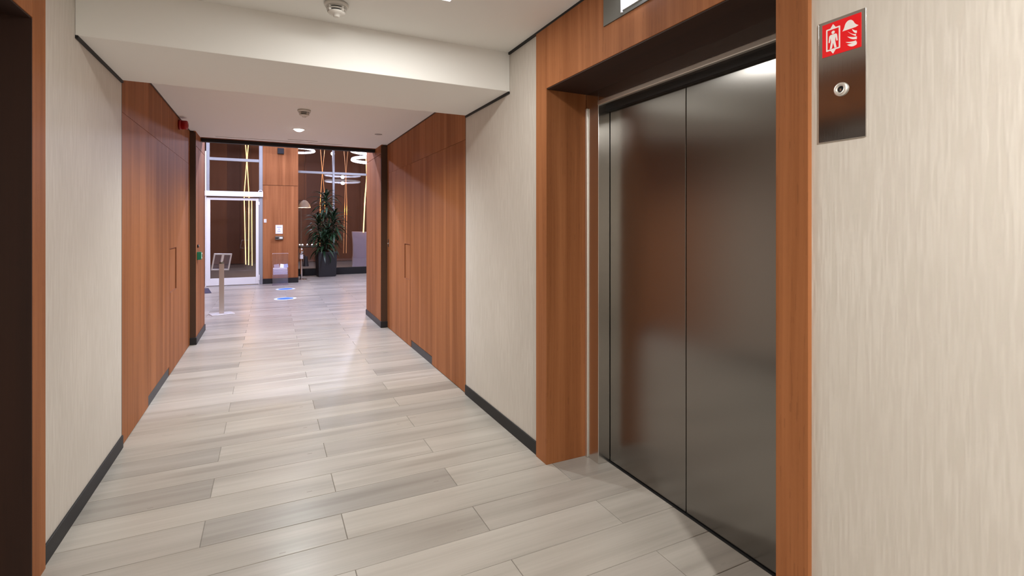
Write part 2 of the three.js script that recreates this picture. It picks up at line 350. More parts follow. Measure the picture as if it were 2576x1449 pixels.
// wood-clad piers either side of the opening, rising into the taller lobby
function pier(side) {
  const p = structure(group(side > 0 ? 'column_right' : 'column_left'));
  const xf = side > 0 ? 1.447 : -0.806, xb = side > 0 ? 2.2 : -1.6, zn = side > 0 ? -7.242 : -7.20, zf = side > 0 ? -8.46 : -8.16;
  const bx = (d0, d1, y0, y1, z0, z1, du = 0, dv = 0) => { const a = xf + side * d0, b = xf + side * d1; return box(Math.min(a, b), Math.max(a, b), y0, y1, Math.min(z0, z1), Math.max(z0, z1), 0.0012, du, dv); };
  obj('core', box(Math.min(xf + side * 0.02, xb), Math.max(xf + side * 0.02, xb), 0, 5.6, zf, zn - 0.03), WOOD_DARK, p);
  const zs = side > 0 ? -7.72 : -7.50, ys = side > 0 ? 2.486 : 2.44, g = 0.003;
  for (const [z0, z1] of [[zn, zs + g], [zs - g, zf]]) {
    obj('panel', bx(0, 0.02, BASE_H, ys - g, z0, z1, rr(0, 2), rr(0, 2)), WOOD, p);
    obj('panel', bx(0, 0.02, ys + g, 4.2, z0, z1, rr(0, 2), rr(0, 2)), WOOD, p);
  }
  obj('dark_return', box(Math.min(xf, xf + side * 0.1), Math.max(xf, xf + side * 0.1), BASE_H, 2.6, zn - 0.03, zn + 0.004), WOOD_DARK, p);
  obj('baseboard', bx(-0.012, 0.03, 0, BASE_H, zn, zf), SKIRT_GREY, p);
  obj('baseboard_end', box(Math.min(xf - side * 0.012, xf + side * 0.11), Math.max(xf - side * 0.012, xf + side * 0.11), 0, BASE_H + 0.004, zn - 0.01, zn + 0.018, 0.004), BLACK, p);
}
pier(1); pier(-1);

// ------------------------------------------------------------------ lobby shell
{
  const f = structure(group('wall_lobby_front'));
  const panels = (x0, x1, n, y0, y1, zf, zb) => { for (let k = 0; k < n; k++) { const a = x0 + (x1 - x0) * k / n, b = x0 + (x1 - x0) * (k + 1) / n; obj('panel', box(a + 0.003, b - 0.003, y0, y1, zf, zb, 0.002, rr(0, 2), rr(0, 2)), WOOD, f); } };
  panels(1.9, 6.5, 4, 0, 2.75, -8.2, -8.1); panels(1.9, 6.5, 4, 2.756, 5.6, -8.2, -8.1);
  panels(-6.5, -1.3, 5, 0, 2.75, -8.2, -8.1); panels(-6.5, -1.3, 5, 2.756, 5.6, -8.2, -8.1);
  panels(-0.81, 1.45, 2, 2.60, 5.6, -7.95, -7.85);
  structure(obj('wall_lobby_left', box(-6.7, -6.5, 0, 5.7, -16, -8), WOOD));
  structure(obj('wall_lobby_right', box(6.5, 6.7, 0, 5.7, -16, -8), WOOD));
  obj('lobby_ceiling', box(-6.7, 6.7, 5.6, 5.75, -16.1, -7.8), PLASTER, ceiling);
  const bw = structure(group('wall_lobby_back'));
  for (let k = 0; k < 4; k++) { const a = -6.5 + 1.28 * k; obj('panel', box(a + 0.003, a + 1.277, 0, 2.48, -14.1, -14.0, 0.002, rr(0, 2), rr(0, 2)), WOOD, bw); obj('panel', box(a + 0.003, a + 1.277, 2.486, 5.6, -14.1, -14.0, 0.002, rr(0, 2), rr(0, 2)), WOOD, bw); }
}
// wood pier between the glass door and the big window
{
  const p = structure(group('column_back'));
  const x0 = -0.135, x1 = 0.682, zf = -14.0;
  obj('core', box(x0 + 0.01, x1 - 0.02, 0, 5.6, -15.95, zf - 0.02), WOOD_DARK, p);
  obj('panel', box(x0, x1, 0.13, 2.478, zf - 0.02, zf, 0.002, 0.33, 0.2), WOOD, p);
  obj('panel', box(x0, x1, 2.487, 4.1, zf - 0.02, zf, 0.002, 0.71, 0.9), WOOD, p);
  obj('panel', box(x0, x1, 4.106, 5.6, zf - 0.02, zf, 0.002, 0.11, 0.5), WOOD, p);
  obj('side_panel', box(x1 - 0.02, x1, 0.13, 5.6, -15.85, zf - 0.021, 0.001), WOOD, p);
  obj('baseboard', box(x0, x1 + 0.004, 0, 0.13, -15.8, zf + 0.008), BLACK, p);
}

// white aluminium entrance door with a glazed panel above
{
  const z = -14.0, d = structure(group('door_5', [0, 0, z]));
  const fr = group('door_frame', [0, 0, 0], d);
  const b = (x0, x1, y0, y1, z0 = -0.06, z1 = 0, r = 0.004) => box(x0, x1, y0, y1, z0, z1, r);
  obj('post', b(-0.218, -0.138, 0, 5.6, -0.08, 0.01), ALU, fr);
  obj('post', b(-1.352, -1.285, 2.29, 5.6, -0.10, 0.0), ALU, fr);
  obj('post', b(-1.372, -1.345, 0, 3.25, -0.08, 0.03), WHITE, fr);
  obj('transom', b(-1.285, -0.218, 3.045, 3.115, -0.06, 0.0), ALU, fr);
  obj('transom', b(-1.285, -0.218, 4.5, 4.57, -0.06, 0.0), ALU, fr);
  obj('closer_housing', b(-1.372, -0.128, 2.175, 2.30, -0.08, 0.10, 0.01), WHITE, fr);
  obj('cable_loop', (() => { const g = new THREE.TorusGeometry(0.045, 0.009, 8, 24, Math.PI); g.translate(-0.185, 2.30, 0.05); return g; })(), WHITE, fr);
  const leaf = group('door_leaf', [0, 0, 0], d);
  obj('stile', b(-1.360, -1.268, 0.012, 2.15, -0.05, 0.0), WHITE, leaf);
  obj('stile', b(-0.290, -0.222, 0.012, 2.15, -0.05, 0.0), WHITE, leaf);
  obj('rail', b(-1.268, -0.290, 0.012, 0.185, -0.05, 0.0), WHITE, leaf);
  obj('rail', b(-1.268, -0.290, 2.085, 2.15, -0.05, 0.0), WHITE, leaf);
  obj('pane', box(-1.27, -0.288, 0.18, 2.09, -0.028, -0.022), GLASS, leaf);
  obj('hinge', b(-0.232, -0.206, 1.98, 2.06, -0.01, 0.022, 0.006), WHITE, leaf);
  obj('floor_bolt', [b(-0.236, -0.204, 0.10, 0.24, 0, 0.035, 0.008), b(-0.226, -0.212, -0.001, 0.12, 0.008, 0.024, 0.003)], WHITE, leaf);
  const w = structure(group('window_1', [0, 0, z]));
  obj('pane', box(-1.29, -0.21, 2.29, 3.05, -0.038, -0.032), GLASS, w);
  obj('pane', box(-1.29, -0.21, 3.11, 4.51, -0.038, -0.032), GLASS, w);
  obj('pane', box(-1.29, -0.21, 4.56, 5.6, -0.038, -0.032), GLASS, w);
}
// tall lobby window behind the plant
{
  const z = -15.9, w = structure(group('window_2', [0, 0, z]));
  const m = (x0, x1, y0, y1) => obj('mullion', box(x0, x1, y0, y1, -0.08, 0.03, 0.004), ALU, w);
  for (const x of [0.70, 1.725, 3.0, 4.3, 5.6]) m(x, x + 0.058, 0.2, 5.6);
  obj('transom', box(0.70, 6.5, 3.01, 3.078, -0.07, 0.02, 0.004), ALU, w);
  obj('plinth', box(0.682, 6.5, 0, 0.20, -0.12, 0.06, 0.004), BLACK, w);
  const xs = [0.74, 1.74, 3.02, 4.32, 5.62, 6.5];
  for (let k = 0; k < 5; k++) { obj('pane', box(xs[k], xs[k + 1], 0.2, 3.03, -0.033, -0.027), GLASS, w); obj('pane', box(xs[k], xs[k + 1], 3.06, 5.6, -0.033, -0.027), GLASS, w); }
}

// ------------------------------------------------------------------ ceiling fittings
function ledPanel(x, z, sx, sz, nits, label) {
  const t = tag(group('ceiling_panel_light', [x, Y_MAIN, z]), label, 'ceiling light');
  const e = 0.008;
  obj('frame', [box(-sx, sx, -0.010, 0, -sz, -sz + e), box(-sx, sx, -0.010, 0, sz - e, sz), box(-sx, -sx + e, -0.010, 0, -sz + e, sz - e), box(sx - e, sx, -0.010, 0, -sz + e, sz - e)], WHITE, t);
  obj('diffuser', box(-sx + e, sx - e, -0.009, -0.002, -sz + e, sz - e), glow(WARM, 1.6), t);
  const l = new THREE.RectAreaLight(new THREE.Color().setRGB(...WARM), nits, 2 * sx - 0.02, 2 * sz - 0.02);
  l.position.set(x, Y_MAIN - 0.018, z); l.rotation.x = -Math.PI / 2; l.name = 'panel_light'; scene.add(l);
}
ledPanel(0.60, -2.50, 0.29, 0.09, PANEL_NITS[0], 'oblong lit ceiling panel at the top edge of the picture before the beam');
ledPanel(0.79, 0.64, 0.06, 0.06, PANEL_NITS[1], 'small square lit ceiling panel behind the camera, above the near right wall');

function smokeDetector(x, y, z, label) {
  const t = tag(group('smoke_detector', [x, y, z]), label, 'smoke detector');
  const L = (n, p, m) => obj(n, lathe(p.map(q => [q[0] * 1.15, q[1] * 1.12]), 36), m, t);
  L('base', [[0.0, 0], [0.054, 0], [0.055, -0.012], [0.052, -0.019], [0.0, -0.019]], WHITE_PLASTIC);
  L('core', [[0.0, -0.018], [0.036, -0.018], [0.032, -0.047], [0.0, -0.047]], BLACK);
  L('ring', [[0.0, -0.019], [0.048, -0.019], [0.047, -0.0215], [0.030, -0.0225]], WHITE_PLASTIC);
  L('ring', [[0.030, -0.0305], [0.0455, -0.030], [0.0447, -0.0335], [0.030, -0.0345]], WHITE_PLASTIC);
  L('cap', [[0.030, -0.0430], [0.0415, -0.0425], [0.037, -0.049], [0.027, -0.055], [0.016, -0.057], [0.015, -0.064], [0.009, -0.067], [0, -0.067]], WHITE_PLASTIC);
  for (let k = 0; k < 4; k++) { const g = box(-0.0035, 0.0035, -0.050, -0.022, 0.037, 0.0515, 0.001); g.rotateY(k * Math.PI / 2 + 0.62); obj('rib', g, WHITE_PLASTIC, t); }
}
smokeDetector(0.335, Y_MAIN, -2.90, 'white round smoke detector on the near ceiling in front of the beam');
smokeDetector(0.32, Y_CORR, -5.43, 'white round smoke detector on the far corridor ceiling beside the lit downlight');

function downlight(z, label) {
  const t = tag(group('downlight', [0.325, Y_CORR, z]), label, 'downlight');
  obj('rim', lathe([[0.060, 0.004], [0.060, -0.004], [0.072, -0.005], [0.075, 0]], 32), WHITE_PLASTIC, t);
  obj('lamp_face', lathe([[0, -0.030], [0.024, -0.027], [0.045, -0.016], [0.058, -0.002], [0.060, 0]].reverse(), 28), glow([1, 0.97, 0.92], 6), t);
  const l = new THREE.SpotLight(new THREE.Color().setRGB(0.955, 1.0, 0.985), SPOT_CD, 0, 1.25, 1.0, 2);
  l.position.set(0.325, Y_CORR - 0.045, z); l.target.position.set(0.325, 0, z); l.castShadow = true; l.shadow.radius = 2; l.name = 'downlight_lamp';
  scene.add(l); scene.add(l.target);
}
downlight(-6.53, 'small bright round downlight glowing in the far corridor ceiling');
downlight(-4.53, 'round downlight in the corridor ceiling hidden just behind the white beam');

{
  const t = tag(group('sprinkler_cover', [1.252, Y_CORR, -6.45]), 'small flat round cover plate in the corridor ceiling near the right wall', 'sprinkler cover');
  obj('plate', lathe([[0, -0.004], [0.038, -0.004], [0.041, -0.002], [0.041, 0.0], [0, 0]], 28), std(0.42, 0.40, 0.38, 0.6), t);
  obj('gap_ring', lathe([[0.041, 0], [0.045, -0.001], [0.047, 0]], 28), SKIRT, t);
  const v = tag(group('slot_diffuser', [0.33, Y_CORR, -7.44]), 'pair of narrow air slots in the corridor ceiling before the lobby opening', 'air vent');
  for (const [z, x0, x1] of [[0.10, -0.10, 0.27], [-0.06, -0.95, 0.62]]) { const s = obj('slot', box(x0, x1, -0.003, 0.0, z - 0.012, z + 0.012), std(0.16, 0.15, 0.13, 0.8), v); obj('slot_edge', box(x0 - 0.006, x1 + 0.006, -0.004, 0, z + 0.012, z + 0.017), PLASTER, s); }
}
// red alarm sounder at the top of the left wood wall
{
  const t = tag(group('alarm_sounder', [XL, 2.535, -6.36]), 'red fire alarm sounder high on the left wood wall under the ceiling', 'fire alarm');
  const L = (n, p, m) => { const g = lathe(p, 32); g.rotateZ(-Math.PI / 2); return obj(n, g, m, t); };
  L('base', [[0, 0], [0.052, 0], [0.054, 0.028], [0, 0.028]], RED);
  L('sounder_body', [[0, 0.02], [0.048, 0.028], [0.047, 0.075], [0.040, 0.084], [0.028, 0.086], [0.026, 0.078], [0, 0.078]], RED);
  L('grille', [[0, 0.079], [0.020, 0.079], [0.020, 0.081], [0, 0.081]], BLACK);
}
// green door release on the left pier
{
  const t = tag(group('door_release', [-0.806, 1.03, -7.36]), 'small green emergency door release box on the left wood pier', 'door release');
  obj('housing', box(0, 0.045, 0, 0.098, -0.044, 0.044, 0.006), GREEN, t);
  obj('front_cover', box(0.045, 0.052, 0.012, 0.086, -0.034, 0.034, 0.003), std(0.55, 0.75, 0.66, 0.25), t);
  obj('glass_element', box(0.052, 0.054, 0.030, 0.070, -0.022, 0.022, 0.001), std(0.02, 0.2, 0.11, 0.2), t);
  const k = tag(group('key_switch', [-0.806, 1.20, -7.37]), 'small dark round key switch above the green door release', 'key switch');
  obj('body', (() => { const g = lathe([[0, 0], [0.020, 0], [0.020, 0.012], [0.014, 0.016], [0, 0.016]], 24); g.rotateZ(-Math.PI / 2); return g; })(), SKIRT, k);
  obj('lock_barrel', (() => { const g = lathe([[0, 0.015], [0.008, 0.015], [0.007, 0.02], [0, 0.02]], 18); g.rotateZ(-Math.PI / 2); return g; })(), STEEL_TRIM, k);
  const p = tag(group('lock_plate', [XR, 1.155, -7.16]), 'narrow metal lock plate on the right wood door beside the pier', 'lock plate');
  obj('plate', box(-0.004, 0, 0, 0.11, -0.018, 0.018, 0.0015), STEEL_PLATE, p);
  obj('cylinder', (() => { const g = cyl(0.010, 0.010, 0.012, 0, 0, 0, 20); g.rotateZ(Math.PI / 2); g.translate(-0.009, 0.05, 0); return g; })(), STEEL_TRIM, p);
}

// ------------------------------------------------------------------ lobby things
// info stand seen from behind: base plate, slim post, tilted frame
{
  const t = tag(group('sign_stand', [-0.70, 0, -9.52]), 'slim freestanding sign holder with tilted white frame on the lobby floor', 'sign stand');
  obj('base_plate', (() => { const g = box(-0.165, 0.165, 0, 0.012, -0.13, 0.13, 0.004); g.rotateY(0.30); return g; })(), std(0.85, 0.85, 0.87, 0.25, 0.2), t);
  obj('post', box(-0.036, 0.036, 0.011, 0.83, -0.010, 0.010, 0.003), std(0.70, 0.62, 0.56, 0.3, 0.6), t);
  const head = group('sign_head', [0, 0.86, 0.0], t);
  head.rotation.set(0.30, 0.42, -0.06, 'YXZ');
  const fw = 0.138, fh = 0.145, b = 0.021;
  obj('frame', [box(-fw, fw, fh - b, fh, -0.010, 0.006, 0.003), box(-fw, fw, -fh, -fh + b, -0.010, 0.006, 0.003), box(-fw, -fw + b, -fh + b, fh - b, -0.010, 0.006, 0.003), box(fw - b, fw, -fh + b, fh - b, -0.010, 0.006, 0.003)], std(0.72, 0.73, 0.72, 0.3, 0.3), head);
  obj('sheet', box(-fw + b, fw - b, -fh + b, fh - b, -0.004, -0.002), ACRYLIC, head);
  obj('bracket', box(-0.018, 0.018, 0.0, fh - b, 0.0, 0.010, 0.002), WHITE, head);
  obj('post_tip', (() => { const g = new THREE.CylinderGeometry(0.006, 0.05, 0.11, 4); g.rotateY(Math.PI / 4); g.scale(1, 1, 0.28); g.translate(0, 0.885, 0); return g; })(), STEEL_PLATE, t);
}
// clear acrylic leaflet stand with papers
{
  const t = tag(group('leaflet_stand', [0.255, 0, -13.60]), 'clear acrylic floor stand holding a pile of leaflets before the wood pier', 'leaflet stand');
  const w = 0.177, h = 0.77, d = 0.13;
  obj('side_sheet', box(-w, -w + 0.006, 0, h, -d, d), ACRYLIC, t); obj('side_sheet', box(w - 0.006, w, 0, h, -d, d), ACRYLIC, t);
  obj('back_sheet', box(-w + 0.006, w - 0.006, 0, h, -d, -d + 0.006), ACRYLIC, t);
  obj('front_sheet', box(-w + 0.006, w - 0.006, 0.0, 0.42, d - 0.006, d), ACRYLIC, t);
  obj('shelf', box(-w + 0.006, w - 0.006, 0.262, 0.268, -d + 0.006, d - 0.006), ACRYLIC, t);
  obj('top_edge', [box(-w, w, h, h + 0.006, -d, -d + 0.012), box(-w, -w + 0.008, h, h + 0.006, -d, d), box(w - 0.008, w, h, h + 0.006, -d, d)], std(0.75, 0.66, 0.70, 0.2), t);
  const sheets = tag(group('leaflet_pile', [0.255, 0.2695, -13.60]), 'pile of white printed leaflets lying inside the clear acrylic stand', 'leaflets');
  for (let k = 0; k < 9; k++) { const g = box(-0.158, 0.158, 0.017 * k, 0.017 * k + 0.014, -0.112, 0.112, 0.002); g.rotateY(rr(-0.04, 0.04)); obj('leaflet', g, k === 8 ? WHITE : std(0.78, 0.76, 0.80, 0.6), sheets); }
  const lean = (n, x, m, a) => { const g = box(-0.06, 0.06, 0, 0.10, -0.002, 0.002); g.rotateX(-0.5); g.rotateZ(a); g.translate(x, 0.155, 0.03); return obj(n, g, m, sheets); };
  lean('leaflet', -0.075, std(0.32, 0.24, 0.28, 0.5), 0.12); lean('leaflet', 0.05, WHITE, -0.15); lean('leaflet', 0.115, std(0.30, 0.32, 0.5, 0.5), 0.1);
}
// round blue floor stickers
for (const [x, z, lab] of [[0.297, -11.0, 'round blue floor sticker with white rim, nearer of the two'], [0.347, -12.67, 'round blue floor sticker with white rim, nearer the wood pier']]) {
  const t = tag(group('floor_sticker', [x, 0, z]), lab, 'floor sticker', 'round blue floor stickers in the lobby');
  obj('rim', lathe([[0.150, 0.0012], [0.206, 0.0012], [0.207, 0.0]].reverse(), 48), std(0.75, 0.86, 0.98, 0.4), t);
  obj('disc', cyl(0.152, 0.152, 0.0011, 0, 0.0008, 0, 48), std(0.06, 0.24, 0.72, 0.4), t);
}
{
  const g = box(-0.75, 0.75, 0, 0.010, -0.48, 0.48, 0.004); g.rotateY(0.15);
  const m = tag(group('door_mat', [-1.95, 0, -12.98]), 'dark violet door mat on the lobby floor behind the left pier', 'mat');
  obj('carpet', g, std(0.07, 0.065, 0.11, 0.95), m);
  const e = box(-0.77, 0.77, 0, 0.006, -0.50, 0.50, 0.003); e.rotateY(0.15); obj('edging', e, std(0.05, 0.045, 0.08, 0.8), m);
}
// things on the wood pier
{
  const zf = -14.0;
  const s = tag(group('notice', [0.236, 1.258, zf]), 'white rounded notice with three lines of blue text on the wood pier', 'sign');
  obj('panel', box(-0.083, 0.083, 0, 0.222, 0, 0.005, 0.002), std(0.85, 0.86, 0.90, 0.4), s);
  const c = document.createElement('canvas'); c.width = 256; c.height = 340; const g = c.getContext('2d');
  g.fillStyle = '#f4f5fb'; g.fillRect(0, 0, 256, 340); g.fillStyle = '#6f7fb4'; g.textAlign = 'center'; g.font = 'bold 62px sans-serif';
  g.fillText('PRESS', 128, 105); g.fillText('to', 128, 185); g.fillText('Exit', 128, 270);
  const tx = new THREE.CanvasTexture(c); tx.colorSpace = THREE.SRGBColorSpace;
  const pg = new THREE.PlaneGeometry(0.156, 0.207); pg.translate(0, 0.111, 0.0056); obj('print', pg, std(1, 1, 1, 0.5, 0, { map: tx }), s);
  const b = tag(group('exit_button', [0.236, 1.106, zf]), 'grey wall box with a bright button under the white notice', 'button');
  obj('housing', box(-0.092, 0.092, 0, 0.092, 0, 0.06, 0.008), STEEL_PLATE, b);
  obj('button', box(0.005, 0.080, 0.028, 0.066, 0.06, 0.068, 0.004), std(0.85, 0.9, 0.86, 0.3), b);
  obj('shade', box(-0.08, -0.02, 0.026, 0.060, 0.058, 0.063, 0.002), SKIRT, b);
  const w = tag(group('wall_switch', [-0.081, 1.54, zf]), 'small white wall switch on the wood pier beside the glass door', 'switch');
  obj('plate', box(-0.030, 0.030, 0, 0.088, 0, 0.010, 0.003), WHITE, w); obj('rocker', box(-0.014, 0.014, 0.024, 0.064, 0.01, 0.016, 0.003), std(0.7, 0.7, 0.74, 0.4), w);
  const p = tag(group('loudspeaker', [0.272, 3.272, zf]), 'small black square loudspeaker high on the wood pier', 'loudspeaker');
  obj('cabinet', box(-0.075, 0.075, 0, 0.145, 0.02, 0.13, 0.008), BLACK, p); obj('grille', box(-0.066, 0.066, 0.01, 0.135, 0.13, 0.135, 0.002), std(0.02, 0.02, 0.025, 0.8), p); obj('bracket', box(-0.03, 0.03, 0.04, 0.105, 0, 0.02), BLACK, p);
}
// chrome queue post with a black jacket over it, half hidden by the pier
{
  const t = tag(group('chrome_post', [0.80, 0, -14.78]), 'shiny chrome post on a round foot half hidden behind the wood pier', 'post');
  obj('foot', lathe([[0, 0.022], [0.05, 0.02], [0.13, 0.010], [0.15, 0.004], [0.15, 0], [0, 0]], 36), CHROME, t);
  obj('pole', cyl(0.028, 0.028, 0.66, 0, 0.35, 0, 20), CHROME, t);
  obj('head', lathe([[0, 0.70], [0.035, 0.70], [0.058, 0.74], [0.06, 0.80], [0.04, 0.85], [0, 0.86]], 24), CHROME, t);
  obj('collar', cyl(0.045, 0.045, 0.12, 0, 0.62, 0, 20), std(0.8, 0.8, 0.82, 0.3), t);
  const strap = obj('belt_cassette', (() => { const g = new THREE.CylinderGeometry(0.04, 0.075, 0.27, 18); g.translate(0.11, 0.49, 0.02); return g; })(), BLACK, t);
  obj('belt_arm', tube([[0, 0.63, 0], [0.06, 0.66, 0.01], [0.11, 0.61, 0.02]], 0.012, 16, 8, true), BLACK, strap);
}
// potted dracaena in front of the window
{
  const P = [1.49, 0, -15.40], t = tag(group('potted_plant', P), 'tall bushy green plant with long strap leaves in a dark square pot by the window', 'plant');
  const hw = 0.255;
  obj('pot', (() => { const s = 4, g = lathe([[0, 0.02], [hw * 1.30, 0.02], [hw * 1.42, 0.70], [hw * 1.40, 0.715], [hw * 1.30, 0.715], [hw * 1.25, 0.64], [0, 0.64]], s).toNonIndexed(); g.rotateY(Math.PI / 4 + 0.1); g.computeVertexNormals(); return g; })(), POT, t);
  obj('foot', (() => { const g = box(-hw * 0.85, hw * 0.85, 0, 0.03, -hw * 0.85, hw * 0.85); g.rotateY(0.1); return g; })(), std(0.1, 0.1, 0.11, 0.4), t);
  obj('soil', (() => { const g = cyl(hw * 1.24, hw * 1.24, 0.02, 0, 0.65, 0, 4); g.rotateY(Math.PI / 4 + 0.1); return g; })(), SOIL, t);
  const canes = [[0.0, 0.0, 2.28], [-0.13, -0.03, 1.62], [0.14, 0.05, 1.70], [0.05, -0.12, 1.32], [-0.05, 0.12, 1.18]];
  for (const [x, z, h] of canes) obj('trunk', tube([[x * 0.6, 0.64, z * 0.6], [x * 1.1, 0.64 + (h - 0.64) * 0.5, z * 1.1], [x * 1.5, h, z * 1.4]], 0.024, 12, 8, true), std(0.10, 0.07, 0.045, 0.9), t);
  function leafGeo(len, wid, lift, droop) {
    const n = 9, pos = [], idx = []; let x = 0, y = 0, a = lift;
    for (let i = 0; i <= n; i++) {
      const s = i / n, ww = wid * Math.sin(Math.PI * Math.min(1, 0.16 + s * 0.84)) * (s > 0.97 ? 0.1 : 1);
      pos.push(x, y + ww * 0.18, -ww / 2, x, y, 0, x, y + ww * 0.18, ww / 2);
      x += Math.cos(a) * len / n; y += Math.sin(a) * len / n; a -= droop / n;
      if (i < n) { const k = i * 3; idx.push(k, k + 1, k + 3, k + 1, k + 4, k + 3, k + 1, k + 2, k + 4, k + 2, k + 5, k + 4); }
    }
    const g = new THREE.BufferGeometry(); g.setAttribute('position', new THREE.Float32BufferAttribute(pos, 3)); g.setIndex(idx); g.computeVertexNormals(); return g;
  }
  const shapes = []; for (let k = 0; k < 12; k++) shapes.push(leafGeo(rr(0.46, 0.66), rr(0.065, 0.085), 1.36 - k * 0.15, rr(1.2, 2.1)));
  const greens = [[0.010, 0.032, 0.012], [0.016, 0.045, 0.017], [0.026, 0.066, 0.028], [0.05, 0.09, 0.055]].map(c => std(...c, 0.42, 0, { side: THREE.DoubleSide }));
  for (const [x, z, h] of canes) {
    const n = 56;
    for (let k = 0; k < n; k++) {
      const s = k / n, m = obj('leaf', shapes[Math.min(11, Math.floor(s * 12 + rr(-0.6, 0.6) < 0 ? 0 : s * 12 + rr(-0.6, 0.6)))] || shapes[11], greens[Math.floor(rnd() * 4)], t);
      m.position.set(x * 1.5, h + 0.02 - s * 0.52, z * 1.4); m.rotation.set(rr(-0.12, 0.12), k * 2.39996 + rr(-0.3, 0.3), rr(-0.10, 0.10), 'YXZ'); m.scale.setScalar(rr(0.8, 1.08));
    }
  }
}
// ring pendants
function ringLamp(name, x, z, rings, top, label, cd, parentLight = true) {
  const t = tag(group(name, [x, 0, z]), label, 'pendant lamp');
  for (const [y, r] of rings) {
    const g = new THREE.TorusGeometry(r, 0.026, 12, 72); g.rotateX(Math.PI / 2); g.translate(0, y, 0);
    obj('light_ring', g, glow([0.93, 0.93, 1.0], 2.6), t);
    const o = new THREE.TorusGeometry(r, 0.020, 8, 72); o.rotateX(Math.PI / 2); o.translate(0, y + 0.030, 0); obj('housing', o, WHITE, t);
    for (let k = 0; k < 3; k++) { const a = k * 2.094 + 0.4; obj('cable', tube([[Math.cos(a) * r, y + 0.04, Math.sin(a) * r], [0, top, 0]], 0.003, 2, 5), STEEL_PLATE, t); }
    const l = new THREE.PointLight(new THREE.Color().setRGB(...COOL), cd / rings.length); l.position.set(x, y - 0.06, z); l.castShadow = true; l.shadow.radius = 3; l.name = 'ring_light'; scene.add(l);
  }
  obj('ceiling_rose', cyl(0.07, 0.07, 0.03, 0, top - 0.015, 0, 24), WHITE, t);
}
ringLamp('ring_pendant', 2.43, -12.7, [[3.08, 0.60], [3.31, 0.62]], 5.6, 'pendant of two stacked glowing white rings beside the right pier', RING_CD);
ringLamp('ring_pendant', -2.6, -11.4, [[3.6, 0.60]], 5.6, 'added ring pendant that lights the lobby, unseen behind the left pier', RING_CD);  // added lamp, out of sight, brightens the lobby
ringLamp('ring_pendant', 0.35, -9.6, [[3.95, 0.55]], 5.6, 'added ring pendant that lights the lobby, unseen above the view', RING_CD * 1.5);  // added lamp above the view, brightens the lobby and the piers
ringLamp('ring_pendant', 0.80, -18.5, [[4.02, 0.62]], 5.2, 'glowing ring added outside the window in place of a reflected lobby ring', TERRACE_CD);  // added ring, stands in for a lobby ring mirrored in the glass

